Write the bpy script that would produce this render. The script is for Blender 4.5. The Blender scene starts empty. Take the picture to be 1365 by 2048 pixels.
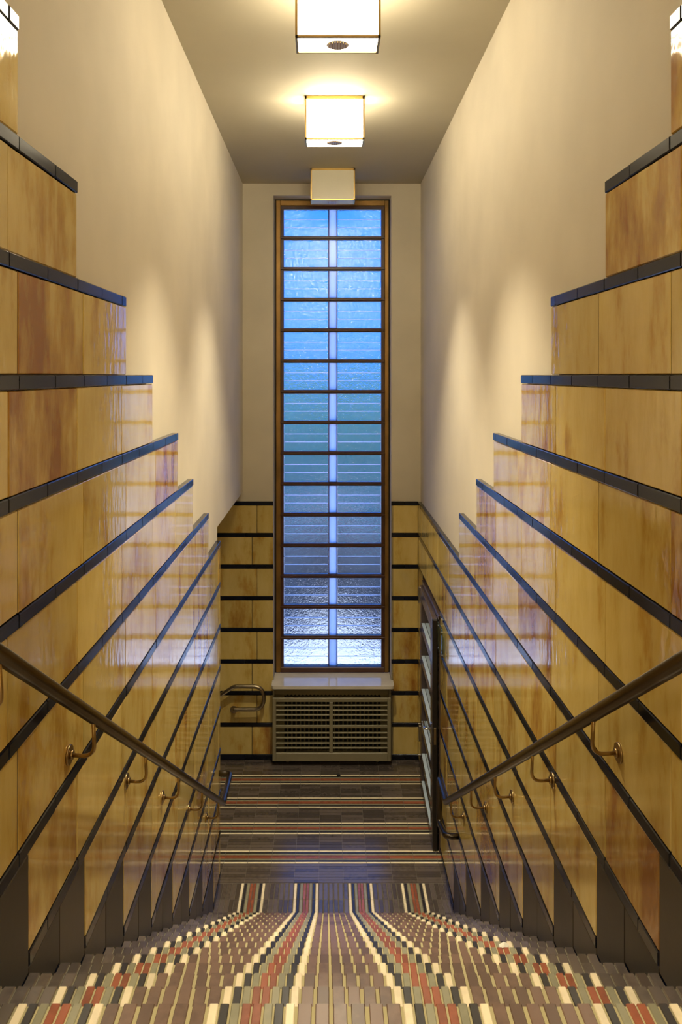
import bpy, math, random
from mathutils import Vector, Matrix
random.seed(7)

# ------------------------------------------------------------------ camera, world, sun, exposure
sc = bpy.context.scene
C = sc.collection
F = 1602.0                      # focal length in pixels of the 1365 x 2048 frame
EYE = 3.907                     # eye height above the lower landing
cam_d = bpy.data.cameras.new('camera')
cam = bpy.data.objects.new('camera', cam_d)
C.objects.link(cam)
cam.location = (0, 0, EYE)
cam.rotation_euler = (math.pi / 2, 0, 0)
cam_d.sensor_fit = 'HORIZONTAL'
cam_d.sensor_width = 36
cam_d.lens = 36 * F / 1365
cam_d.shift_x = (682.5 - 655) / 1365
cam_d.shift_y = -(1024 - 750) / 1365
cam_d.clip_start = 0.05
sc.camera = cam

w = bpy.data.worlds.new('sky')
sc.world = w
w.use_nodes = True
nt = w.node_tree
nt.nodes.clear()
wo = nt.nodes.new('ShaderNodeOutputWorld')
bg = nt.nodes.new('ShaderNodeBackground')
tc = nt.nodes.new('ShaderNodeTexCoord')
sx = nt.nodes.new('ShaderNodeSeparateXYZ')
rp = nt.nodes.new('ShaderNodeValToRGB')
rp.color_ramp.elements[0].position = 0.0
rp.color_ramp.elements[0].color = (0.028, 0.175, 0.68, 1)
rp.color_ramp.elements[1].position = 0.6
rp.color_ramp.elements[1].color = (0.025, 0.16, 0.70, 1)
nt.links.new(tc.outputs['Generated'], sx.inputs[0])
nt.links.new(sx.outputs['Z'], rp.inputs[0])
nt.links.new(rp.outputs[0], bg.inputs[0])
bg.inputs[1].default_value = 2.4
nt.links.new(bg.outputs[0], wo.inputs[0])

sun_d = bpy.data.lights.new('sun', 'SUN')
sun_d.energy = 5.2
sun_d.angle = math.radians(3)
sun_d.color = (1.0, 0.96, 0.92)
sun = bpy.data.objects.new('sun', sun_d)
C.objects.link(sun)
sun.rotation_euler = (math.radians(13), 0, math.radians(-12))   # high, from behind the building

LAMP = 22.0
DOWN = 430.0
sc.cycles.max_bounces = 8
sc.cycles.diffuse_bounces = 5
sc.cycles.glossy_bounces = 4
sc.cycles.transmission_bounces = 6
sc.view_settings.view_transform = 'Standard'
sc.view_settings.look = 'None'
sc.view_settings.exposure = 0.2
sc.view_settings.gamma = 1.0
sc.view_settings.use_curve_mapping = False

# ------------------------------------------------------------------ material helpers
def newmat(name):
    m = bpy.data.materials.new(name)
    m.use_nodes = True
    t = m.node_tree
    return m, t, t.nodes['Principled BSDF']

def N(t, kind, **kw):
    n = t.nodes.new(kind)
    for k, v in kw.items():
        setattr(n, k, v)
    return n

def ramp(t, stops):
    r = t.nodes.new('ShaderNodeValToRGB')
    e = r.color_ramp.elements
    while len(e) < len(stops):
        e.new(0.5)
    for i, (p, c) in enumerate(stops):
        e[i].position = p
        e[i].color = (c[0], c[1], c[2], 1)
    return r

def math_n(t, op, a, b, clamp=False):
    n = t.nodes.new('ShaderNodeMath')
    n.operation = op
    n.use_clamp = clamp
    for i, v in enumerate((a, b)):
        if isinstance(v, (int, float)):
            n.inputs[i].default_value = v
        else:
            t.links.new(v, n.inputs[i])
    return n.outputs[0]

def noise(t, vec, scale, detail=3, rough=0.5):
    n = t.nodes.new('ShaderNodeTexNoise')
    n.inputs['Scale'].default_value = scale
    n.inputs['Detail'].default_value = detail
    n.inputs['Roughness'].default_value = rough
    if vec is not None:
        t.links.new(vec, n.inputs['Vector'])
    return n.outputs['Fac']

def bump(t, b, height, strength, dist):
    n = t.nodes.new('ShaderNodeBump')
    n.inputs['Strength'].default_value = strength
    n.inputs['Distance'].default_value = dist
    t.links.new(height, n.inputs['Height'])
    t.links.new(n.outputs[0], b.inputs['Normal'])
    return n

def simple(name, col, rough=0.5, metal=0.0, var=0.15, nscale=9.0, bmp=0.0, rnd=0.0, spec=0.5):
    m, t, b = newmat(name)
    geo = N(t, 'ShaderNodeNewGeometry')
    f = noise(t, geo.outputs['Position'], nscale, 4)
    lo = tuple(max(0, c * (1 - var)) for c in col)
    hi = tuple(min(1, c * (1 + var)) for c in col)
    r = ramp(t, [(0.3, lo), (0.7, hi)])
    if rnd:
        oi = N(t, 'ShaderNodeObjectInfo')
        s = math_n(t, 'ADD', oi.outputs['Random'], geo.outputs['Random Per Island'])
        s = math_n(t, 'FRACT', s, 0.0)
        s = math_n(t, 'MULTIPLY', math_n(t, 'SUBTRACT', s, 0.5), rnd)
        f = math_n(t, 'ADD', f, s)
    t.links.new(f, r.inputs[0])
    t.links.new(r.outputs[0], b.inputs['Base Color'])
    b.inputs['Roughness'].default_value = rough
    b.inputs['Metallic'].default_value = metal
    b.inputs['Specular IOR Level'].default_value = spec
    if bmp:
        bump(t, b, noise(t, geo.outputs['Position'], nscale * 8, 3), bmp, 0.002)
    return m

def glazed(name, cols, rough=0.07, wave=0.20, blotch=1.0):
    """hand-glazed tile: mottled colour, different on every tile, slightly wavy glaze"""
    m, t, b = newmat(name)
    tcn = N(t, 'ShaderNodeTexCoord')
    oi = N(t, 'ShaderNodeObjectInfo')
    off = N(t, 'ShaderNodeVectorMath', operation='SCALE')
    cmb = N(t, 'ShaderNodeCombineXYZ')
    for i in range(3):
        t.links.new(math_n(t, 'MULTIPLY', oi.outputs['Random'], 41.0 + 17 * i), cmb.inputs[i])
    add = N(t, 'ShaderNodeVectorMath', operation='ADD')
    mp = N(t, 'ShaderNodeMapping')
    mp.inputs['Scale'].default_value = (7.0, 7.0, 2.6)
    t.links.new(tcn.outputs['Object'], mp.inputs[0])
    t.links.new(mp.outputs[0], add.inputs[0])
    t.links.new(cmb.outputs[0], add.inputs[1])
    n1 = noise(t, add.outputs[0], 1.0, 6, 0.62)
    r2 = math_n(t, 'FRACT', math_n(t, 'MULTIPLY', oi.outputs['Random'], 13.37), 0.0)
    r3 = math_n(t, 'MULTIPLY', math_n(t, 'POWER', r2, 4.0), 0.22 * blotch)
    f = math_n(t, 'ADD', n1, r3)
    r = ramp(t, [(0.38, cols[0]), (0.55, cols[1]), (0.66, cols[2]), (0.80, cols[3])])
    t.links.new(f, r.inputs[0])
    hsv = N(t, 'ShaderNodeHueSaturation')
    t.links.new(r.outputs[0], hsv.inputs['Color'])
    t.links.new(math_n(t, 'ADD', math_n(t, 'MULTIPLY', oi.outputs['Random'], 0.22), 0.89), hsv.inputs['Value'])
    t.links.new(hsv.outputs[0], b.inputs['Base Color'])
    b.inputs['Roughness'].default_value = rough
    b.inputs['Specular IOR Level'].default_value = 0.75
    # glaze ripples run up and down the tile
    mp2 = N(t, 'ShaderNodeMapping')
    mp2.inputs['Scale'].default_value = (26.0, 26.0, 10.0)
    t.links.new(tcn.outputs['Object'], mp2.inputs[0])
    add2 = N(t, 'ShaderNodeVectorMath', operation='ADD')
    t.links.new(mp2.outputs[0], add2.inputs[0])
    t.links.new(cmb.outputs[0], add2.inputs[1])
    n2 = noise(t, add2.outputs[0], 1.0, 2, 0.5)
    bump(t, b, n2, wave, 0.004)
    return m

M = {}
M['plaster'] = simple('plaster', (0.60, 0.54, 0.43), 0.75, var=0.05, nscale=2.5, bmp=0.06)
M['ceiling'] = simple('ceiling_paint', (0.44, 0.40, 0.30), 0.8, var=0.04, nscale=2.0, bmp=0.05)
M['tile'] = glazed('yellow_glazed_tile', [(0.67, 0.52, 0.19), (0.61, 0.455, 0.14), (0.49, 0.31, 0.07), (0.32, 0.145, 0.028)])
M['strip'] = simple('black_glazed_strip', (0.008, 0.009, 0.016), 0.16, var=0.3, rnd=0.8, bmp=0.02, spec=0.32)
M['base'] = simple('dark_brown_base_tile', (0.042, 0.034, 0.026), 0.42, var=0.35, nscale=6, rnd=0.6, bmp=0.08)
M['bed'] = simple('dark_mortar', (0.045, 0.034, 0.022), 0.9)
M['joint'] = simple('pale_joint', (0.30, 0.25, 0.15), 0.8)
M['grout'] = simple('olive_grout', (0.40, 0.35, 0.19), 0.75, var=0.25, nscale=14)
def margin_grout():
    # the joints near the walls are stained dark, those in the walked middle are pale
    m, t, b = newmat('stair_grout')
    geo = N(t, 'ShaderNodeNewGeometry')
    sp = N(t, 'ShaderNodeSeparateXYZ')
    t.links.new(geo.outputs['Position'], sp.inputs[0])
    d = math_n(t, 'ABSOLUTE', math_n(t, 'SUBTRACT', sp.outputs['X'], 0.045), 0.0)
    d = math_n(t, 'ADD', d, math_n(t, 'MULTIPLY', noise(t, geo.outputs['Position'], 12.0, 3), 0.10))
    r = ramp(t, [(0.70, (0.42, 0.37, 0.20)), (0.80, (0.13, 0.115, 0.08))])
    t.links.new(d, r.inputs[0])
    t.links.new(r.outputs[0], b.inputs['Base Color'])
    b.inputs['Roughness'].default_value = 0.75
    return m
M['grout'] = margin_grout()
M['cream'] = simple('cream_bar', (0.78, 0.68, 0.48), 0.27, var=0.10, rnd=0.5, nscale=30, spec=0.7)
M['black'] = simple('black_bar', (0.022, 0.021, 0.026), 0.27, var=0.2, rnd=0.5, nscale=30, spec=0.7)
M['grey'] = simple('grey_green_bar', (0.25, 0.24, 0.16), 0.27, var=0.12, rnd=0.5, nscale=30, spec=0.7)
M['red'] = simple('brick_red_bar', (0.27, 0.080, 0.042), 0.27, var=0.2, rnd=0.6, nscale=30, spec=0.7)
M['brown'] = simple('brown_bar', (0.14, 0.085, 0.065), 0.27, var=0.22, rnd=0.9, nscale=30, spec=0.7)
M['darkbrown'] = simple('dark_brown_bar', (0.085, 0.068, 0.060), 0.22, var=0.28, rnd=0.9, nscale=30, spec=1.0)
M['darkgrout'] = simple('dark_grout', (0.10, 0.085, 0.065), 0.7, var=0.3, nscale=14)
M['rail'] = simple('brown_steel_tube', (0.115, 0.098, 0.082), 0.3, 1.0, var=0.06)
M['bracket'] = simple('bronze_bracket', (0.36, 0.25, 0.12), 0.32, 1.0, var=0.08)
M['nickel'] = simple('dull_nickel', (0.42, 0.36, 0.26), 0.28, 1.0, var=0.06)
M['chrome'] = simple('chrome', (0.75, 0.75, 0.76), 0.15, 1.0, var=0.02)
M['brass'] = simple('brass_edge', (0.55, 0.36, 0.12), 0.3, 1.0, var=0.1)
M['bronze'] = simple('bronze_frame', (0.30, 0.17, 0.05), 0.42, 0.75, var=0.25, nscale=4)
M['woodbrown'] = simple('dark_brown_window_bar', (0.075, 0.030, 0.018), 0.35, var=0.2)
M['gasket'] = simple('black_gasket', (0.01, 0.01, 0.012), 0.6)
M['sill'] = simple('pale_marble', (0.62, 0.58, 0.50), 0.10, var=0.08, nscale=5)
M['olive'] = simple('olive_enamel', (0.235, 0.205, 0.125), 0.42, var=0.05)
M['olive_in'] = simple('ochre_enamel', (0.20, 0.165, 0.075), 0.5, var=0.06)
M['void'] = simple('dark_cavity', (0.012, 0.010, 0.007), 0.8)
M['door'] = simple('dark_violet_brown_paint', (0.060, 0.040, 0.038), 0.25, var=0.1)
M['doorblack'] = simple('black_door_edge', (0.012, 0.009, 0.008), 0.35)
M['opal'] = simple('unlit_opal_glass', (0.72, 0.68, 0.55), 0.25, var=0.02)
M['ground'] = simple('pale_paving', (0.70, 0.77, 0.82), 0.9, var=0.06, nscale=1.0)
M['leaf'] = simple('tree_leaf', (0.012, 0.30, 0.30), 0.6, var=0.3, rnd=0.8)
M['leafdark'] = simple('shrub_leaf', (0.05, 0.085, 0.12), 0.6, var=0.4, rnd=0.8)
M['bark'] = simple('bark', (0.05, 0.04, 0.035), 0.9)
M['paper'] = simple('white_paper', (0.8, 0.78, 0.68), 0.8)
M['stone'] = simple('black_stone', (0.012, 0.011, 0.010), 0.8)

def emit_mat(name, col, strength):
    m, t, b = newmat(name)
    b.inputs['Base Color'].default_value = (0.8, 0.78, 0.7, 1)
    b.inputs['Emission Color'].default_value = (*col, 1)
    b.inputs['Emission Strength'].default_value = strength
    return m
M['lit'] = emit_mat('lit_opal_glass', (1.0, 0.87, 0.62), LAMP)

def glass_mat(name, rough, bstr, scale, tint=(1, 1, 1), ior=1.45):
    m, t, b = newmat(name)
    b.inputs['Base Color'].default_value = (*tint, 1)
    b.inputs['Transmission Weight'].default_value = 1.0
    b.inputs['Roughness'].default_value = rough
    b.inputs['IOR'].default_value = ior
    if bstr:
        geo = N(t, 'ShaderNodeNewGeometry')
        oi = N(t, 'ShaderNodeObjectInfo')
        add = N(t, 'ShaderNodeVectorMath', operation='ADD')
        cmb = N(t, 'ShaderNodeCombineXYZ')
        t.links.new(math_n(t, 'MULTIPLY', oi.outputs['Random'], 30.0), cmb.inputs[0])
        t.links.new(geo.outputs['Position'], add.inputs[0])
        t.links.new(cmb.outputs[0], add.inputs[1])
        n1 = noise(t, add.outputs[0], scale, 3, 0.55)
        bump(t, b, n1, bstr, 0.012)
    return m
M['ripple'] = glass_mat('rippled_cathedral_glass', 0.08, 0.55, 30.0, (0.90, 0.97, 1.0), 1.7)
M['pale'] = simple('window_lit_enamel', (0.44, 0.53, 0.62), 0.3, var=0.04)  # light paint with the window's blue light put into its tint
M['clear'] = glass_mat('clear_glass', 0.01, 0.0, 1.0, (0.88, 0.96, 0.93))
M['teal'] = glass_mat('greenish_plate_glass', 0.02, 0.0, 1.0, (0.55, 0.85, 0.82))

def frosted():
    m = bpy.data.materials.new('frosted_white_glass')
    m.use_nodes = True
    t = m.node_tree
    t.nodes.clear()
    o = N(t, 'ShaderNodeOutputMaterial')
    tr = N(t, 'ShaderNodeBsdfTranslucent')
    tr.inputs[0].default_value = (0.93, 0.95, 1, 1)
    gl = N(t, 'ShaderNodeBsdfGlossy')
    gl.inputs['Roughness'].default_value = 0.25
    mx = N(t, 'ShaderNodeMixShader')
    mx.inputs[0].default_value = 0.06
    t.links.new(tr.outputs[0], mx.inputs[1])
    t.links.new(gl.outputs[0], mx.inputs[2])
    t.links.new(mx.outputs[0], o.inputs[0])
    return m
M['frost'] = frosted()

# ------------------------------------------------------------------ mesh helpers
class MB:
    """collects shapes into one mesh"""
    def __init__(s):
        s.v, s.f, s.mi, s.mats = [], [], [], []
    def slot(s, m):
        if m not in s.mats:
            s.mats.append(m)
        return s.mats.index(m)
    def add(s, vs, fs, m=None):
        b = len(s.v)
        s.v += [tuple(p) for p in vs]
        i = s.slot(m) if m else 0
        for f in fs:
            s.f.append([b + q for q in f])
            s.mi.append(i)
    def box(s, x0, x1, y0, y1, z0, z1, m=None):
        vs = [(x, y, z) for x in (x0, x1) for y in (y0, y1) for z in (z0, z1)]
        fs = [(0, 1, 3, 2), (4, 6, 7, 5), (0, 4, 5, 1), (2, 3, 7, 6), (0, 2, 6, 4), (1, 5, 7, 3)]
        s.add(vs, fs, m)
    def cbox(s, x0, x1, y0, y1, z0, z1, c, m=None):
        vs, fs = chamfer((x1 - x0) / 2, (y1 - y0) / 2, (z1 - z0) / 2, c)
        cx, cy, cz = (x0 + x1) / 2, (y0 + y1) / 2, (z0 + z1) / 2
        s.add([(a + cx, b + cy, d + cz) for a, b, d in vs], fs, m)
    def tube(s, pts, r, n=12, m=None, cap=True):
        pts = [Vector(p) for p in pts]
        t0 = (pts[1] - pts[0]).normalized()
        up = Vector((0, 0, 1)) if abs(t0.z) < 0.9 else Vector((1, 0, 0))
        a = t0.cross(up).normalized()
        rings, prev = [], t0
        for i, p in enumerate(pts):
            if i == 0:
                t = t0
            elif i == len(pts) - 1:
                t = (pts[i] - pts[i - 1]).normalized()
            else:
                t = ((pts[i] - pts[i - 1]).normalized() + (pts[i + 1] - pts[i]).normalized()).normalized()
            q = prev.rotation_difference(t)
            a = (q @ a)
            a = (a - t * a.dot(t)).normalized()
            b = t.cross(a)
            prev = t
            rings.append([p + (a * math.cos(2 * math.pi * k / n) + b * math.sin(2 * math.pi * k / n)) * r for k in range(n)])
        vs = [v for ring in rings for v in ring]
        fs = []
        for i in range(len(rings) - 1):
            for k in range(n):
                k2 = (k + 1) % n
                fs.append((i * n + k, i * n + k2, (i + 1) * n + k2, (i + 1) * n + k))
        if cap:
            fs.append(tuple(range(n - 1, -1, -1)))
            fs.append(tuple((len(rings) - 1) * n + k for k in range(n)))
        s.add(vs, fs, m)
    def build(s, name, mat=None, parent=None, smooth=False, loc=None):
        me = bpy.data.meshes.new(name)
        me.from_pydata(s.v, [], s.f)
        if s.mats:
            for q in s.mats:
                me.materials.append(M[q])
            for p, i in zip(me.polygons, s.mi):
                p.material_index = i
        else:
            me.materials.append(M[mat])
        if smooth:
            for p in me.polygons:
                p.use_smooth = len(p.vertices) == 4
        me.update()
        o = bpy.data.objects.new(name, me)
        C.objects.link(o)
        if parent:
            o.parent = parent
        if loc:
            o.location = loc
        return o

def chamfer(hx, hy, hz, c):
    c = min(c, hx * 0.8, hy * 0.8, hz * 0.8)
    vs, idx = [], {}
    for sx_ in (-1, 1):
        for sy_ in (-1, 1):
            for sz_ in (-1, 1):
                for ax in range(3):
                    h = [hx - c, hy - c, hz - c]
                    h[ax] += c
                    idx[(sx_, sy_, sz_, ax)] = len(vs)
                    vs.append((sx_ * h[0], sy_ * h[1], sz_ * h[2]))
    fs = []
    for ax in range(3):
        o1, o2 = [(1, 2), (2, 0), (0, 1)][ax]
        for s_ in (-1, 1):
            q = []
            for a, b in ((-1, -1), (1, -1), (1, 1), (-1, 1)):
                k = [0, 0, 0]
                k[ax], k[o1], k[o2] = s_, a, b
                q.append(idx[(*k, ax)])
            fs.append(q if s_ > 0 else q[::-1])
    for ax in range(3):               # edges parallel to ax
        o1, o2 = [(1, 2), (2, 0), (0, 1)][ax]
        for a in (-1, 1):
            for b in (-1, 1):
                q = []
                for s_, face in ((-1, o1), (1, o1), (1, o2), (-1, o2)):
                    k = [0, 0, 0]
                    k[ax], k[o1], k[o2] = s_, a, b
                    q.append(idx[(*k, face)])
                fs.append(q[::-1] if a * b > 0 else q)
    for a in (-1, 1):
        for b in (-1, 1):
            for d in (-1, 1):
                q = [idx[(a, b, d, 0)], idx[(a, b, d, 1)], idx[(a, b, d, 2)]]
                fs.append(q if a * b * d > 0 else q[::-1])
    return vs, fs

_cache = {}
def piece(name, x0, x1, y0, y1, z0, z1, c, mat, parent, jit=0.0, tilt=0.0):
    """one chamfered block as an object of its own; alike blocks share mesh data"""
    d = (round(x1 - x0, 4), round(y1 - y0, 4), round(z1 - z0, 4), c, mat)
    me = _cache.get(d)
    if me is None:
        vs, fs = chamfer(d[0] / 2, d[1] / 2, d[2] / 2, c)
        me = bpy.data.meshes.new(name)
        me.from_pydata(vs, [], fs)
        me.materials.append(M[mat])
        me.update()
        _cache[d] = me
    o = bpy.data.objects.new(name, me)
    C.objects.link(o)
    r = lambda: random.uniform(-1, 1)
    o.location = ((x0 + x1) / 2 + jit * r(), (y0 + y1) / 2 + jit * r() * 0.5, (z0 + z1) / 2 + jit * r() * 0.4)
    if tilt:
        o.rotation_euler = (tilt * r() * 0.3, tilt * r() * 0.3, tilt * r())
    o.parent = parent
    return o

def empty(name, loc=(0, 0, 0)):
    o = bpy.data.objects.new(name, None)
    C.objects.link(o)
    o.location = loc
    return o

def tag(o, label=None, cat=None, group=None, kind=None):
    if label: o['label'] = label
    if cat: o['category'] = cat
    if group: o['group'] = group
    if kind: o['kind'] = kind
    return o

def struct(o, label=None):
    o['kind'] = 'structure'
    if label: o['label'] = label
    return o

def fillet(pts, r, n=6):
    pts = [Vector(p) for p in pts]
    out = [pts[0]]
    for i in range(1, len(pts) - 1):
        a, p, b = pts[i - 1], pts[i], pts[i + 1]
        u, v = (a - p).normalized(), (b - p).normalized()
        ang = u.angle(v)
        if ang > 3.1:
            out.append(p)
            continue
        rr = r[i] if isinstance(r, (list, tuple)) else r
        t = min(rr / math.tan(ang / 2), (a - p).length * 0.49, (b - p).length * 0.49)
        s, e = p + u * t, p + v * t
        for k in range(n + 1):
            q = k / n
            out.append(s * (1 - q) ** 2 + p * 2 * q * (1 - q) + e * q ** 2)
    out.append(pts[-1])
    return out

def Z(L):
    return EYE - L

# ------------------------------------------------------------------ dimensions
WL, WR = -0.830, 0.922          # faces of the wall tiling
PL, PR = -0.862, 0.952          # faces of the plaster
YB = 8.150                      # back wall plaster, tile face at 8.130
YT = 8.130
CEIL = 5.855
P = 0.321                       # height of one course
ST = 0.040                      # black strip
TR, RI = 0.2584, 0.1605
NM = 16                         # top landing index
YREAR = -2.6
def ny(m): return 5.584 - TR * m           # nosing
def lv(m): return RI * (m + 1)             # tread height above landing
def ystart(k): return 0.1576 + 0.5168 * k  # where the yellow tiles of course k begin
TL = 0.574
def yend(k): return (2.149 if k % 2 else 2.0815) + (k + 3) * TL if k % 2 else 2.0815 + (k + 3) * TL
def seams(k):
    b = 2.149 if k % 2 else 2.0815
    return [b + TL * n for n in range(-4, 14)]
LEFT_END = 6.215
DY0, DY1, DZ = 6.545, 7.680, Z(1.966)      # door opening in the right wall

# ------------------------------------------------------------------ room shell
mb = MB()
mb.box(PL - 0.27, PL, YREAR, 6.27, -0.3, CEIL)
mb.box(PL - 0.27, PL, 6.27, YB + 0.3, Z(1.19), CEIL)
wall_left = struct(mb.build('wall_left', 'plaster'))
mb = MB()
mb.box(PR, PR + 0.3, YREAR, DY0, -0.3, CEIL)
mb.box(PR, PR + 0.3, DY1, YB + 0.3, -0.3, CEIL)
mb.box(PR, PR + 0.3, DY0, DY1, DZ, CEIL)
wall_right = struct(mb.build('wall_right', 'plaster'))
WX0, WX1, WZ0, WZ1 = -0.549, 0.651, 0.790, Z(-1.826)
mb = MB()
mb.box(-2.9, WX0, YB, YB + 0.32, -0.3, CEIL)
mb.box(WX1, PR + 0.3, YB, YB + 0.32, -0.3, CEIL)
mb.box(WX0, WX1, YB, YB + 0.32, -0.3, WZ0)
mb.box(WX0, WX1, YB, YB + 0.32, WZ1, CEIL)
wall_back = struct(mb.build('wall_back', 'plaster'))
mb = MB()
mb.box(PL - 0.27, PR + 0.3, YREAR - 0.2, YREAR, -0.3, CEIL)
struct(mb.build('wall_rear', 'plaster'))
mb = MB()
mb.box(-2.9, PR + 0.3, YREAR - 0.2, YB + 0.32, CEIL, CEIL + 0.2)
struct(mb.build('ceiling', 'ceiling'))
# passage behind the left wall, where the next flight leaves the landing
mb = MB()
mb.box(-2.9, PL - 0.27, 6.07, 6.27, -0.3, Z(1.19))
struct(mb.build('wall_passage_front', 'plaster'))
mb = MB()
mb.box(-2.9, -2.7, 6.27, YB, -0.3, Z(1.19))
struct(mb.build('wall_passage_side', 'plaster'))
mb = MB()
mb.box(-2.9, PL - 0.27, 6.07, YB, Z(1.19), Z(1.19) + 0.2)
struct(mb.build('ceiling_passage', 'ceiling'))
# dim room behind the glazed door
mb = MB()
mb.box(PR + 0.3, 2.4, 5.9, 6.0, 0, 2.5)
mb.box(PR + 0.3, 2.4, 8.35, 8.45, 0, 2.5)
mb.box(2.4, 2.5, 5.9, 8.45, 0, 2.5)
mb.box(PR + 0.3, 2.5, 5.9, 8.45, 2.5, 2.6)
struct(mb.build('wall_side_room', 'plaster'))

# ------------------------------------------------------------------ wall tiling
def side_wall(wall, side):
    """glazed courses, black strips and the stepped dark base of one side wall"""
    if side < 0:
        xa, xb = PL - 0.004, WL
    else:
        xa, xb = WR, PR + 0.004
    last = LEFT_END if side < 0 else YT - 0.002
    def spans(k, y0, y1):
        if side > 0 and k >= 6:
            out = []
            if y0 < DY0 - 0.012: out.append((y0, min(y1, DY0 - 0.012)))
            if y1 > DY1 + 0.012: out.append((max(y0, DY1 + 0.012), y1))
            return out
        return [(y0, y1)]
    for k in range(-6, 12):
        y0 = ystart(k) if k >= 4 else (1.70 if k == 3 else -0.4)
        y1 = min(yend(k), last) if k < 4 else last
        z0, z1 = Z((k + 1) * P) + 0.002, Z(k * P + ST) - 0.002
        for a0, a1 in spans(k, y0, y1):
            bx = (xa, xb - 0.0028) if side < 0 else (xa + 0.0028, xb)
            piece('mortar_bed', bx[0], bx[1], a0 + 0.004, a1 - 0.004, z0 + 0.001, z1 - 0.001, 0.001, 'bed', wall)
            cuts = [a0] + [s for s in seams(k) if a0 + 0.012 < s < a1 - 0.03] + [a1]
            for a, b in zip(cuts[:-1], cuts[1:]):
                piece('tile', xa, xb, a + 0.0019, b - 0.0019, z0, z1, 0.003, 'tile', wall, 0.0012, 0.0024)
    for k in range(-6, 13):
        y0 = ystart(k - 1) if k >= 5 else (1.70 if k == 4 else -0.4)
        y1 = min(yend(k), last) if k < 4 else last
        z0, z1 = Z(k * P + ST), Z(k * P)
        if k == 12:
            z0 = 0.004
        for a0, a1 in spans(k, y0, y1):
            cuts = [a0] + [s + d * TL / 2 for s in seams(k + 1) for d in (0, 1) if a0 + 0.02 < s + d * TL / 2 < a1 - 0.03] + [a1]
            for a, b in zip(cuts[:-1], cuts[1:]):
                piece('black_strip', xa, xb + (0.003 if side < 0 else 0), a + 0.0008, b - 0.0008, z0, z1, 0.003, 'strip', wall, 0.0008, 0.003) if side < 0 else \
                piece('black_strip', xa - 0.003, xb, a + 0.0008, b - 0.0008, z0, z1, 0.003, 'strip', wall, 0.0008, 0.003)
    for k in range(4, 12):
        zt = Z(k * P + ST) - 0.004
        m = 21 - 2 * k
        ya = ystart(k - 1)
        for q in (0, 1):
            a, b = ya + q * TR, ya + (q + 1) * TR
            lev = lv(m + 1 - q) if m + 1 - q >= 0 else 0.0
            piece('base_tile', xa, xb, a + 0.001, b - 0.001, lev + 0.001, zt, 0.003, 'base', wall, 0.0008, 0.002)
    # beside the top landing
    zt = Z(3 * P + ST) - 0.004
    y = -0.4
    while y < 1.44:
        b = min(y + TR, 1.4496)
        piece('base_tile', xa, xb, y + 0.001, b - 0.001, lv(NM) + 0.001, zt + (0 if True else 0), 0.003, 'base', wall)
        y += TR
    piece('base_tile', xa, xb, 1.4506, 1.699, lv(15) + 0.001, zt, 0.003, 'base', wall)
side_wall(wall_left, -1)
side_wall(wall_right, 1)

def back_course(k):
    z0, z1 = Z((k + 1) * P) + 0.002, Z(k * P + ST) - 0.002
    e = -0.716 if k % 2 == 0 else -0.766
    e = (-0.714 if k % 2 == 0 else -0.764)
    ya, yb = YT, YB + 0.004
    xs = [e - TL * n for n in range(4, -1, -1)] + [WX0]
    xs = [max(x, -2.69) for x in xs]
    for a, b in zip(xs[:-1], xs[1:]):
        if b - a > 0.02:
            piece('tile', a + 0.0022, b - 0.0022, ya, yb, z0, z1, 0.003, 'tile', wall_back, 0.001, 0.0015)
    piece('mortar_bed', -2.69, WX0 - 0.004, ya + 0.0028, yb, z0 + 0.001, z1 - 0.001, 0.001, 'bed', wall_back)
    piece('tile', WX1 + 0.018, WR - 0.001, ya, yb, z0, z1, 0.003, 'tile', wall_back, 0.001, 0.0015)
    piece('tile', WX1 + 0.001, WX1 + 0.017, ya, yb, z0, z1, 0.003, 'joint', wall_back)
for k in range(4, 12):
    back_course(k)
for k in range(4, 13):
    z0, z1 = Z(k * P + ST), Z(k * P)
    if k == 12: z0 = 0.004
    x = WX0
    while x > -2.68:
        a = max(x - TL / 2, -2.69)
        piece('black_strip', a + 0.0008, x - 0.0008, YT - 0.003, YB + 0.004, z0, z1, 0.003, 'strip', wall_back, 0.0006)
        x = a
    xm = (WX1 + WR) / 2
    for a, b in ((WX1, xm), (xm, WR)):
        piece('black_strip', a + 0.0008, b - 0.0008, YT - 0.003, YB + 0.004, z0, z1, 0.003, 'strip', wall_back, 0.0006)

# ------------------------------------------------------------------ floor and staircase
GC = [-0.567, -0.160, 0.253, 0.657]
GP = 0.0233
def bar_layout():
    """(x0, x1, colour) of the bars across the flight"""
    out = []
    def fill(a, b, n, col, gap):
        s = (b - a) / n
        for i in range(n):
            out.append((a + i * s + gap / 2, a + (i + 1) * s - gap / 2, col))
    fill(WL, GC[0] - 4 * GP, 5, 'darkbrown', 0.004)
    for i, c in enumerate(GC):
        for j, col in enumerate(('cream', 'black', 'grey', 'red', 'red', 'grey', 'black', 'cream')):
            a = c + (j - 4) * GP
            out.append((a + 0.0022, a + GP - 0.0022, col))
        if i < 3:
            fill(c + 4 * GP, GC[i + 1] - 4 * GP, 6, 'brown', 0.0085)
    fill(GC[3] + 4 * GP, WR, 5, 'darkbrown', 0.004)
    return out
LAY = bar_layout()

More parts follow.
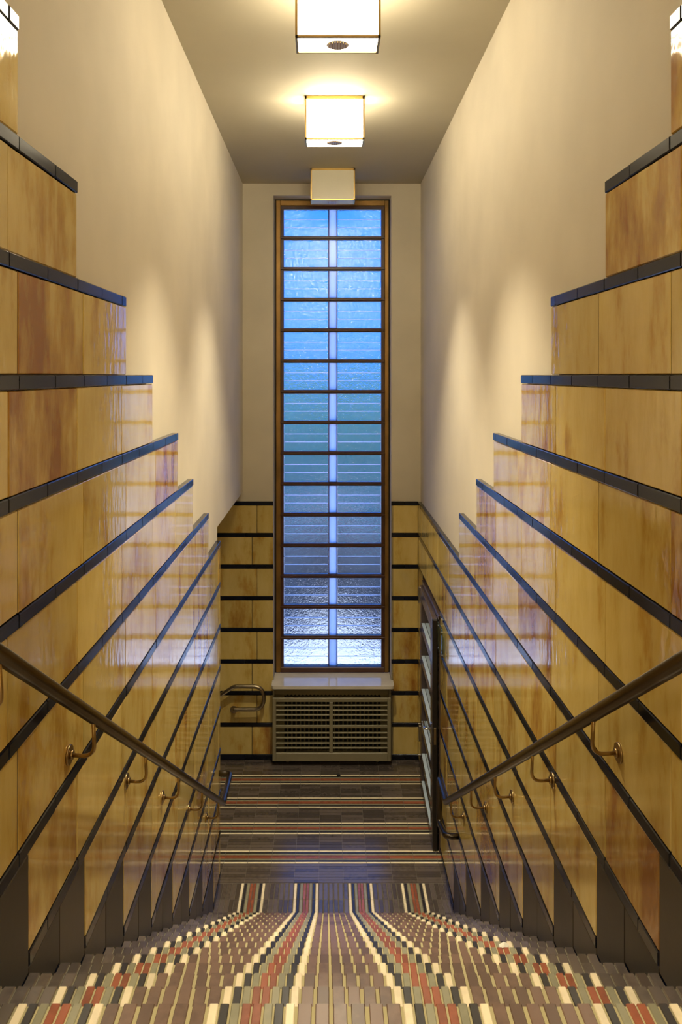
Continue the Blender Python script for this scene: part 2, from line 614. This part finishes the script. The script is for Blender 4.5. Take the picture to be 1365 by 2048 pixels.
stairs = empty('staircase', (0, 0, 0))
tag(stairs, 'steep straight staircase paved with striped cream, black, red and brown ceramic bars', 'staircase')
for m in range(0, NM):
    y0, y1, z = ny(m + 1), ny(m), lv(m)
    mb = MB()
    mb.cbox(WL + 0.001, WR - 0.001, y0 - 0.01, y1 - 0.004, z - 0.34, z - 0.0025, 0.003)
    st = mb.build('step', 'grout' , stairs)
    if m >= 11:
        for a, b, col in LAY:
            piece('bar_tile', a, b, y0 + 0.002, y1, z - 0.012, z, 0.0018, col, st, 0.0005)
    else:
        mb = MB()
        for a, b, col in LAY:
            mb.cbox(a, b, y0 + 0.002, y1, z - 0.012, z, 0.0018, col)
        o = mb.build('bar_tiles', None, st)
        o['kind'] = 'stuff'
# top landing under the camera
mb = MB()
mb.box(PL, PR, YREAR, ny(NM), lv(NM) - 0.3, lv(NM) - 0.0025)
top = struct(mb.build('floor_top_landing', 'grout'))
mb = MB()
for r in range(5):
    for a, b, col in LAY:
        y1 = ny(NM) - r * 0.192
        mb.cbox(a, b, y1 - 0.19, y1, lv(NM) - 0.012, lv(NM), 0.0018, col)
o = mb.build('bar_tiles', None, top); o['kind'] = 'stuff'

mb = MB()
mb.box(-2.9, 2.5, 5.3, YB + 0.3, -0.3, -0.0025)
floor = struct(mb.build('floor', 'darkgrout'))
# three rows of bars running on from the flight
for r in range(3):
    mb = MB()
    a0 = 5.586 + r * 0.1915
    for a, b, col in LAY:
        mb.cbox(a, b, a0, a0 + 0.1885, -0.012, 0, 0.0018, 'darkbrown' if col == 'brown' else col)
    o = mb.build('bar_tiles', None, floor)
    o['kind'] = 'stuff'
# bars running across the landing
rows = []
def yfill(a, b, n, col, gap):
    s = (b - a) / n
    for i in range(n):
        rows.append((a + i * s + gap / 2, a + (i + 1) * s - gap / 2, col))
GY = [6.496, 6.906, 7.321, 7.736]
yfill(6.163, GY[0] - 4 * GP * 0.95, 7, 'darkbrown', 0.004)
for i, c in enumerate(GY):
    g = GP * 0.95
    for j, col in enumerate(('cream', 'black', 'grey', 'red', 'red', 'grey', 'black', 'cream')):
        a = c + (j - 4) * g
        rows.append((a + 0.002, a + g - 0.002, col))
    if i < 3:
        yfill(c + 4 * g, GY[i + 1] - 4 * g, 6, 'darkbrown', 0.004)
yfill(GY[3] + 4 * GP * 0.95, YT, 8, 'darkbrown', 0.004)
cols_x = [-0.066 + 0.191 * n for n in range(-13, 13)]
seg = 0
for (g0, g1) in ((0, 15), (15, 29), (29, 43), (43, len(rows))):
    mb = MB()
    for a, b, col in rows[g0:g1]:
        for x in cols_x:
            x1 = min(x + 0.191, 2.3)
            mb.box(x + 0.0015, x1 - 0.0015, a, b, -0.012, random.uniform(-0.0006, 0.0004), col)
    o = mb.build('bar_tiles', None, floor)
    o['kind'] = 'stuff'

# ------------------------------------------------------------------ window
win = struct(empty('window_1', ((WX0 + WX1) / 2, 8.34, WZ0)))
def wpart(name, mat, boxes, c=0.003, parent=None):
    mb = MB()
    ox, oy, oz = win.location
    for x0, x1, y0, y1, z0, z1 in boxes:
        mb.cbox(x0 - ox, x1 - ox, y0 - oy, y1 - oy, z0 - oz, z1 - oz, c)
    return mb.build(name, mat, parent or win)
PT, PITCH, PH = Z(-1.7265), 0.3203, 0.280
FX0, FX1 = -0.545, 0.647
FZ0, FZ1 = Z(3.093), Z(-1.822)
IX0, IX1 = -0.485, 0.598
wpart('gasket', 'gasket', [(WX0 + 0.001, FX0 + 0.012, 8.335, 8.46, FZ0, FZ1), (FX1 - 0.008, WX1 - 0.001, 8.335, 8.46, FZ0, FZ1), (WX0 + 0.001, WX1 - 0.001, 8.335, 8.46, FZ1 - 0.008, WZ1 - 0.001)])
for b in ((FX0 + 0.012, IX0, 8.325, 8.44, FZ0, FZ1 - 0.008), (IX1, FX1 - 0.008, 8.325, 8.44, FZ0, FZ1 - 0.008)):
    wpart('frame_stile', 'bronze', [b], 0.004)
wpart('frame_head', 'bronze', [(IX0, IX1, 8.325, 8.44, PT + 0.035, FZ1 - 0.008)], 0.004)
wpart('frame_foot', 'woodbrown', [(IX0, IX1, 8.325, 8.44, FZ0, PT - 15 * PITCH + 0.036)], 0.004)
wpart('sash', 'woodbrown', [(IX0, -0.4545, 8.345, 8.43, FZ0 + 0.03, PT + 0.035), (0.5635, IX1, 8.345, 8.43, FZ0 + 0.03, PT + 0.035), (IX0, IX1, 8.346, 8.43, PT + 0.002, PT + 0.035)])
for i in range(15):
    zt = PT - PITCH * i
    zb = zt - PH
    if i < 14:
        wpart('glazing_bar', 'woodbrown', [(IX0 - 0.004, IX1 + 0.004, 8.322, 8.40, zb - 0.030, zb - 0.010), (-0.4545, 0.5635, 8.345, 8.41, zb - 0.0395, zb)], 0.003)
    for x0, x1, mt, th in ((-0.4525, 0.0104, 'ripple', 0.006), (0.0195, 0.0975, 'frost', 0.006), (0.1066, 0.5616, 'ripple', 0.006)):
        pn = wpart('pane', mt, [(x0, x1, 8.375, 8.375 + th, zb, zt)], 0.001)
        if mt == 'ripple':
            for q in (0.36, 0.66):
                z = zt - PH * q
                wpart('glass_rib', 'frost', [(x0 + 0.004, x1 - 0.004, 8.384, 8.390, z - 0.0045, z + 0.0045)], 0.001, win)
    for xv in (0.015, 0.102):
        wpart('muntin', 'woodbrown', [(xv - 0.0045, xv + 0.0045, 8.365, 8.40, zb, zt)], 0.001)

# marble sill
mb = MB()
mb.cbox(WX0 + 0.003, WX1 - 0.003, YB - 0.03, 8.33, 0.785, 0.812, 0.004)
SL0, SL1, SF = -0.557, 0.668, 7.965
# front nosing with rounded corners
r = 0.03
prof = []
for (cx, cy, a0) in ((SL1 - r, SF + r, -90), (SL1 - r, YT - 0.004 - 0.002, 0), (SL0 + r, YT - 0.006, 90), (SL0 + r, SF + r, 180)):
    for q in range(7):
        a = math.radians(a0 + 15 * q)
        if a0 in (0, 90):
            prof.append((SL1 if a0 == 0 else SL0, YT - 0.006)) if q == 0 else None
        else:
            prof.append((cx + r * math.cos(a), cy + r * math.sin(a)))
n = len(prof)
vs = [(x, y, 0.782) for x, y in prof] + [(x, y, 0.812) for x, y in prof]
fs = [tuple(range(n - 1, -1, -1)), tuple(range(n, 2 * n))] + [(i, (i + 1) % n, n + (i + 1) % n, n + i) for i in range(n)]
mb.add(vs, fs)
tag(mb.build('window_sill', 'sill'), 'polished pale marble sill under the tall window, above the radiator grille', 'window sill')

# ------------------------------------------------------------------ radiator cover and radiator
cov = empty('radiator_cover', (0.045, 8.04, 0.05))
tag(cov, 'olive grey metal radiator cover with horizontal louvre slats below the marble sill', 'radiator cover')
def cpart(name, mat, boxes, c=0.003):
    mb = MB()
    ox, oy, oz = cov.location
    for x0, x1, y0, y1, z0, z1 in boxes:
        mb.cbox(x0 - ox, x1 - ox, y0 - oy, y1 - oy, z0 - oz, z1 - oz, c)
    return mb.build(name, mat, cov)
KX0, KX1, KF = -0.547, 0.636, 8.005
KZ0, KZ1 = 0.050, 0.780
zpx = lambda yy: EYE - (yy - 750) * KF / F           # heights read off the cover's own front plane
zr = [zpx(1330 + v / 5.25) for v in (345, 385, 425, 475, 525, 580, 632, 660, 712, 765, 820, 870, 920)]
cpart('side_panel', 'olive', [(KX0, KX0 + 0.018, KF + 0.012, YT - 0.004, KZ0, KZ1)])
cpart('side_panel', 'olive', [(KX1 - 0.018, KX1, KF + 0.012, YT - 0.004, KZ0, KZ1)])
cpart('top_panel', 'olive_in', [(KX0 + 0.018, KX1 - 0.018, KF + 0.03, KF + 0.045, zr[0] + 0.02, KZ1)])
cpart('front_stile', 'olive', [(KX0, KX0 + 0.035, KF - 0.01, KF + 0.012, KZ0, zr[0])])
cpart('front_stile', 'olive', [(KX1 - 0.035, KX1, KF - 0.01, KF + 0.012, KZ0, zr[0])])
xm = -0.547 + (650 - 35) / 5.25 * KF / F
cpart('middle_stile', 'olive', [(xm - 0.018, xm + 0.018, KF - 0.01, KF + 0.012, zr[12], zr[1])])
cpart('top_rail', 'olive', [(KX0 + 0.035, KX1 - 0.035, KF - 0.01, KF + 0.012, zr[1], zr[0])])
cpart('middle_rail', 'olive', [(KX0 + 0.035, KX1 - 0.035, KF - 0.009, KF + 0.012, zr[7], zr[6])])
cpart('bottom_rail', 'olive', [(KX0 + 0.035, KX1 - 0.035, KF - 0.01, KF + 0.012, KZ0, zr[12])])
for v in (2, 3, 4, 5, 8, 9, 10, 11):
    for a, b in ((KX0 + 0.035, xm - 0.018), (xm + 0.018, KX1 - 0.035)):
        cpart('slat', 'olive', [(a, b, KF - 0.006, KF + 0.024, zr[v] - 0.007, zr[v] + 0.004)], 0.002)
# scalloped edge above the front
mb = MB()
ox, oy, oz = cov.location
n = 27
for i in range(n):
    x = KX0 + 0.11 + i * (KX1 - KX0 - 0.15) / n
    wd = (KX1 - KX0 - 0.15) / n
    z = zr[0] + 0.022
    mb.add([(x - ox, KF + 0.031 - oy, z - oz), (x + wd - ox, KF + 0.031 - oy, z - oz), (x + wd / 2 - ox, KF + 0.031 - oy, z - 0.014 - oz),
            (x - ox, KF + 0.044 - oy, z - oz), (x + wd - ox, KF + 0.044 - oy, z - oz), (x + wd / 2 - ox, KF + 0.044 - oy, z - 0.014 - oz)],
           [(0, 2, 1), (3, 4, 5), (0, 1, 4, 3), (1, 2, 5, 4), (2, 0, 3, 5)])
mb.build('scalloped_edge', 'olive_in', cov)
cpart('cavity_liner', 'olive_in', [(KX0 + 0.018, KX0 + 0.115, KF + 0.055, KF + 0.065, KZ0, zr[0] + 0.02)])
cpart('cavity_liner', 'olive_in', [(KX1 - 0.10, KX1 - 0.018, KF + 0.055, KF + 0.065, KZ0, zr[0] + 0.02)])
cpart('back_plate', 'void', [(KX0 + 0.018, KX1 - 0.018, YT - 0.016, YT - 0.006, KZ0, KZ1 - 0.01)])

rad = empty('radiator', (0.04, 8.08, 0.07))
tag(rad, 'ribbed old radiator half hidden behind the louvred metal cover', 'radiator')
x0, x1 = KX0 + 0.125, KX1 - 0.11
nf = 22
for i in range(nf):
    mb = MB()
    xx = x0 + (x1 - x0) * (i + 0.5) / nf - 0.04
    mb.cbox(xx - 0.007, xx + 0.007, 0.0, 0.03, 0.04, zr[0] - 0.02 - 0.07, 0.003)
    mb.build('fin', 'olive_in', rad)
mb = MB()
mb.tube([(x0 - 0.04, 0.016, 0.04), (x1 - 0.04, 0.016, 0.04)], 0.014)
mb.tube([(x0 - 0.04, 0.016, zr[0] - 0.10), (x1 - 0.04, 0.016, zr[0] - 0.10)], 0.014)
mb.build('header_pipe', 'olive_in', rad, True)
mb = MB()
for xx in (x0 + 0.02, x1 - 0.02):
    mb.cbox(xx - 0.055, xx - 0.025, 0.0, 0.03, -0.07, 0.04, 0.004)
mb.build('foot', 'olive_in', rad)

# ------------------------------------------------------------------ ceiling lamps
LW, LH, LD, LX = 0.405, 0.298, 0.185, 0.052
def lamp(y, lit, label):
    root = empty('ceiling_lamp', (LX, y + LD / 2, CEIL))
    tag(root, label, 'ceiling lamp', 'row of box lamps on the ceiling')
    hw, hd, e = LW / 2, LD / 2, 0.006
    mb = MB()
    for sx_ in (-1, 1):
        for sy_ in (-1, 1):
            mb.box(sx_ * hw - e, sx_ * hw + e, sy_ * hd - e, sy_ * hd + e, -LH, 0)
    for z0, z1 in ((-0.022, 0.0), (-LH - 0.006, -LH + 0.006)):
        for s_ in (-1, 1):
            mb.box(-hw - e, hw + e, s_ * hd - e, s_ * hd + e, z0, z1)
            mb.box(s_ * hw - e, s_ * hw + e, -hd - e, hd + e, z0, z1)
    mb.build('brass_frame', 'brass', root)
    mt = 'lit' if lit else 'opal'
    for s_ in (-1, 1):
        mb = MB(); mb.box(-hw + e, hw - e, s_ * hd - 0.003, s_ * hd + 0.003, -LH + 0.006, -0.022); mb.build('glass_panel', mt, root)
        mb = MB(); mb.box(s_ * hw - 0.003, s_ * hw + 0.003, -hd + e, hd - e, -LH + 0.006, -0.022); mb.build('glass_panel', mt, root)
    # bottom panel with a round opening
    mb = MB()
    n, r = 32, 0.056
    vs, fs = [], []
    for z in (-LH - 0.003, -LH + 0.003):
        for i in range(n):
            a = 2 * math.pi * i / n
            c, s_ = math.cos(a), math.sin(a)
            vs.append((r * c, r * s_, z))
            k = min((hw - e) / max(abs(c), 1e-6), (hd - e) / max(abs(s_), 1e-6))
            vs.append((k * c, k * s_, z))
    for i in range(n):
        j = (i + 1) % n
        fs.append((2 * i, 2 * j, 2 * j + 1, 2 * i + 1))
        fs.append((2 * n + 2 * i, 2 * n + 2 * i + 1, 2 * n + 2 * j + 1, 2 * n + 2 * j))
        fs.append((2 * i, 2 * n + 2 * i, 2 * n + 2 * j, 2 * j))
    # corner wedges
    for sx_ in (-1, 1):
        for sy_ in (-1, 1):
            pass
    mb.add(vs, fs)
    mb.build('bottom_panel', mt, root)
    mb = MB()
    mb.tube([(0, 0, -LH - 0.005), (0, 0, -LH + 0.03)], 0.056, 28)
    lv_ = mb.build('louvre_disc', 'opal', root)
    mb = MB()
    for i in (-3, -2, -1, 0, 1, 2, 3):
        x = i * 0.0135
        h = math.sqrt(max(0.049 ** 2 - x * x, 0))
        mb.box(x - 0.0016, x + 0.0016, -h, h, -LH - 0.011, -LH - 0.004)
    mb.build('louvre_blade', 'bronze', lv_)
    if lit:                    # downlight behind the round louvre
        sd = bpy.data.lights.new('downlight', 'SPOT')
        sd.energy = DOWN
        sd.color = (1.0, 0.87, 0.62)
        sd.spot_size = math.radians(84)
        sd.spot_blend = 1.0
        sd.shadow_soft_size = 0.045
        so = bpy.data.objects.new('downlight', sd)
        C.objects.link(so)
        so.parent = root
        so.location = (0, 0, -LH - 0.03)
    return root
lamp(3.905, True, 'lit white box lamp with brass edges, cut off by the top of the photo')
lamp(5.590, True, 'lit white box lamp in the middle of the ceiling row')
lamp(7.540, False, 'unlit cream box lamp in front of the top of the window')
lamp(0.20, True, 'added unseen box lamp over the top landing, lighting the near steps')  # invented lamp out of view, brightens the near steps
lamp(-1.70, True, 'added unseen box lamp by the rear wall, lighting the flight from behind')  # made-up lamp behind the camera, sends more light down the stairs

# ------------------------------------------------------------------ handrails
def slope_z(y):                # rail centre follows the flight
    return Z(0.2814 + 0.6212 * y) + 0.775
def handrail(side, label, tail, ys, fl_y):
    xr = -0.742 if side < 0 else 0.830
    xw = WL if side < 0 else WR
    root = empty('handrail', (xw, fl_y[2], slope_z(fl_y[2])))
    tag(root, label, 'handrail')
    O = Vector(root.location)
    pts = [(xr, 0.9, slope_z(0.9)), (xr, ys, slope_z(ys))] + tail
    mb = MB()
    R = 0.021
    mb.tube([Vector(p) - O for p in fillet(pts, [0] + [0.02] + [0.045] * (len(pts) - 2), 7)], R, 16)
    mb.build('rail', 'rail', root, True)
    for fy in fl_y:
        zr_ = slope_z(fy - 0.03)
        zf = zr_ - 0.135
        path = fillet([(xw, fy, zf), (xr, fy - 0.012, zf), (xr, fy - 0.03, zr_ - 0.012)], 0.055, 7)
        mb = MB()
        mb.tube([Vector(p) - O for p in path], 0.0065, 10)
        b = mb.build('bracket', 'bracket', root, True)
        mb = MB()
        s_ = 1 if side < 0 else -1
        mb.tube([Vector((xw - s_ * 0.001, fy, zf)) - O, Vector((xw + s_ * 0.007, fy, zf)) - O], 0.031, 24)
        mb.tube([Vector((xw + s_ * 0.007, fy, zf)) - O, Vector((xw + s_ * 0.016, fy, zf)) - O], 0.014, 16)
        f = mb.build('wall_flange', 'bracket', root, True)
        f.parent = b
FL = [2.567 - 0.73, 2.567, 3.299, 4.016, 4.766, 5.475]
FRr = [2.525 - 0.73, 2.525, 3.267, 3.982, 4.643, 5.394]
zl = slope_z(5.70)
handrail(-1, 'brown steel handrail along the left tiled wall of the stairs', [(-0.742, 6.13, zl), (WL - 0.005, 6.13, zl)], 5.70, FL)
zr2 = slope_z(5.60)
handrail(1, 'brown steel handrail along the right tiled wall, looping back at its lower end',
         [(0.830, 5.93, zr2 + 0.005), (0.830, 5.93, zr2 - 0.33), (0.830, 5.60, zr2 - 0.24), (WR + 0.005, 5.60, zr2 - 0.24)], 5.60, FRr)
# rail on the back wall, end of the next flight's handrail
BYR = YT - 0.075
def bp(px, py, y=BYR):
    return ((px - 655) * y / F, y, EYE - (py - 750) * y / F)
root = empty('handrail', bp(468, 1415, YT))
tag(root, 'dull nickel rail end curling into a loop on the back wall beside the radiator', 'handrail')
O = Vector(root.location)
pp = fillet([bp(300, 1482), bp(468, 1373), bp(528, 1373), bp(528, 1419), bp(470, 1419)], [0, 0.12, 0.11, 0.11, 0], 10)
pp = pp[:-1] + fillet([pp[-1], bp(468, 1419), bp(468, 1419, YT)], 0.02, 5)[0:]
mb = MB()
mb.tube([Vector(p) - O for p in pp], 0.0195, 16)
mb.build('rail', 'nickel', root, True)
mb = MB()
e = Vector(bp(468, 1419, YT)); e.z = Vector(bp(468, 1419)).z; e.x = Vector(bp(468, 1419)).x
q = Vector(pp[-1])
mb.tube([Vector((q.x, YT + 0.001, q.z)) - O, Vector((q.x, YT - 0.008, q.z)) - O], 0.036, 24)
mb.build('wall_flange', 'nickel', root, True)

# ------------------------------------------------------------------ door in the right wall
door = struct(empty('door_1', (0.93, DY1 - 0.03, 0)))
door.rotation_euler = (0, 0, math.radians(-1.2))
def dpart(name, mat, boxes, c=0.003, parent=None):
    mb = MB()
    ox, oy, oz = door.location
    for x0, x1, y0, y1, z0, z1 in boxes:
        mb.cbox(x0 - ox, x1 - ox, y0 - oy, y1 - oy, z0 - oz, z1 - oz, c)
    return mb.build(name, mat, parent or door)
LX0, LX1 = 0.885, 0.930
LY0, LY1 = 6.560, DY1 - 0.035
ZT = Z(2.005)
dpart('lock_edge', 'doorblack', [(LX0, LX1, LY0, LY0 + 0.03, 0.012, ZT)], 0.006)
dpart('stile', 'door', [(LX0, LX1, LY0 + 0.03, LY0 + 0.16, 0.012, ZT)])
dpart('stile', 'door', [(LX0, LX1, LY1 - 0.14, LY1, 0.012, ZT)])
zs = [ZT] + [Z(v) for v in (2.328, 2.634, 2.944, 3.245, 3.55)] + [0.10]
dpart('rail', 'door', [(LX0, LX1, LY0 + 0.16, LY1 - 0.14, ZT - 0.11, ZT)])
for i in range(1, 6):
    dpart('rail', 'door', [(LX0 + 0.001, LX1, LY0 + 0.16, LY1 - 0.14, zs[i] - 0.075, zs[i])])
dpart('rail', 'door', [(LX0, LX1, LY0 + 0.16, LY1 - 0.14, 0.012, 0.10)])
for i in range(1, 7):
    dpart('lit_ledge_top', 'pale', [(LX0 + 0.002, LX1 - 0.012, LY0 + 0.161, LY1 - 0.141, zs[i], zs[i] + 0.004)], 0.001)  # rail tops coloured pale blue to stand for window light on them
for i in range(6):
    dpart('pane', 'clear', [(LX1 - 0.010, LX1 - 0.004, LY0 + 0.162, LY1 - 0.142, zs[i + 1] + 0.005, (zs[i] - 0.076) if i else ZT - 0.111)], 0.001)
for z in (Z(2.10), Z(3.42)):
    dpart('hinge', 'nickel', [(LX0 - 0.012, LX0 + 0.004, LY1 - 0.01, LY1 + 0.02, z - 0.075, z + 0.075)])
mb = MB()
O = Vector(door.location)
zh = Z(2.93)
mb.tube([Vector(p) - O for p in fillet([(LX0, LY0 + 0.075, zh), (LX0 - 0.055, LY0 + 0.075, zh), (LX0 - 0.055, LY0 + 0.20, zh)], 0.015, 5)], 0.010, 12)
h = mb.build('door_handle', 'chrome', door, True)
dpart('escutcheon', 'chrome', [(LX0 - 0.006, LX0 + 0.002, LY0 + 0.055, LY0 + 0.095, zh - 0.12, zh + 0.05)], 0.002, h)
dpart('lock_plate', 'nickel', [(LX0 + 0.012, LX0 + 0.030, LY0 - 0.002, LY0 + 0.004, zh - 0.10, zh + 0.04)], 0.001)
# frame around the opening
mb = MB()
mb.cbox(WR - 0.010, PR + 0.05, DY0 - 0.010, DY0 + 0.012, 0.0, DZ, 0.003)
mb.cbox(WR - 0.010, PR + 0.05, DY1 - 0.012, DY1 + 0.010, 0.0, DZ, 0.003)
mb.cbox(WR - 0.014, PR + 0.05, DY0 - 0.010, DY1 + 0.010, DZ - 0.035, DZ - 0.001, 0.003)
struct(mb.build('trim_1', 'door'))

# glass sign plate on the wall beside the door
sg = empty('glass_plate', (0.897, 6.36, Z(2.105)))
tag(sg, 'small square greenish glass plate on pins, on the tiles just above the door edge', 'glass plate')
mb = MB(); mb.cbox(-0.004, 0.004, -0.11, 0.11, -0.115, 0.115, 0.0015); mb.build('plate', 'teal', sg)
for a in (-0.085, 0.085):
    for b in (-0.09, 0.09):
        mb = MB(); mb.tube([(-0.007, a, b), (0.026, a, b)], 0.006, 10); mb.build('pin', 'chrome', sg, True)

# ------------------------------------------------------------------ small litter
m9 = lv(9)
mb = MB()
pts = [(-0.018, -0.010, 0.001), (0.002, -0.014, 0.006), (0.020, -0.006, 0.002), (0.022, 0.006, 0.005), (0.004, 0.010, 0.012), (-0.016, 0.008, 0.003), (0.002, -0.002, 0.010)]
vs = pts + [(x, y, z + 0.0012) for x, y, z in pts]
fs = []
for i in range(6):
    j = (i + 1) % 6
    fs += [(i, 6, j), (7 + i, 7 + j, 13), (i, j, 7 + j, 7 + i)]
mb.add(vs, fs)
tag(mb.build('paper_scrap', 'paper', None, False, (0.71, 3.225, m9 + 0.0005)), 'crumpled white paper scrap lying on the right side of the steps', 'paper scrap')
mb = MB()
vs, fs = chamfer(0.017, 0.013, 0.012, 0.006)
mb.add([(x + random.uniform(-1, 1) * 0.003, y + random.uniform(-1, 1) * 0.003, z) for x, y, z in vs], fs)
tag(mb.build('pebble', 'stone', None, False, ((677.5 - 655) * 7.8 / F, 7.80, 0.012)), 'small black pebble on the cream stripe in front of the radiator cover', 'pebble')

# ------------------------------------------------------------------ outside the window
mb = MB()
mb.box(-40, 40, YB + 0.34, 80, -0.9, -0.4)
struct(mb.build('ground', 'ground'))
def leafy(name, label, cat, x, y, h, wd, base, mat, n, trunk, group):
    root = empty(name, (x, y, -0.4))
    tag(root, label, cat, group)
    mb = MB()
    for i in range(n):
        a, b = random.uniform(0, 6.283), math.acos(random.uniform(-1, 1))
        rr = random.uniform(0.55, 1.0)
        c = Vector((math.cos(a) * math.sin(b) * wd * rr, math.sin(a) * math.sin(b) * wd * rr, (base + h) / 2 + math.cos(b) * (h - base) / 2 * rr))
        u = Vector((random.gauss(0, 1), random.gauss(0, 1), random.gauss(0, 1))).normalized()
        v = u.orthogonal().normalized()
        s = random.uniform(0.10, 0.20)
        mb.add([c - u * s, c + v * s * 0.5, c + u * s, c - v * s * 0.5], [(0, 1, 2, 3)])
    mb.build('foliage', mat, root)
    mb = MB()
    mb.tube([(0, 0, 0), (0.05, 0, trunk * 0.6), (0, 0.05, trunk)], 0.10 if trunk > 1.5 else 0.04, 8)
    mb.build('trunk', 'bark', root, True)
for i, (x, y, h, wd, base) in enumerate(((-1.65, 16.5, 5.0, 1.6, 0.7), (1.75, 17.0, 4.8, 1.6, 0.7), (0.1, 20.5, 4.9, 1.7, 0.5))):
    leafy('garden_tree', ['green tree outside beyond the left window panes', 'green tree outside beyond the right window panes',
          'green tree outside, set farther back between the other two'][i], 'tree', x, y, h, wd, base, 'leaf', 2200, 3.0, 'trees outside the window')
for i, (x, y) in enumerate(((-1.05, 13.2), (1.15, 13.2), (0.05, 14.6))):
    leafy('garden_shrub', ['dark shrub outside behind the left window panes', 'dark shrub outside behind the right window panes',
          'dark shrub outside behind the middle of the window'][i], 'shrub', x, y, 1.8, 0.9 if i < 2 else 0.65, 0.0, 'leafdark', 900, 0.9, 'shrubs outside the window')
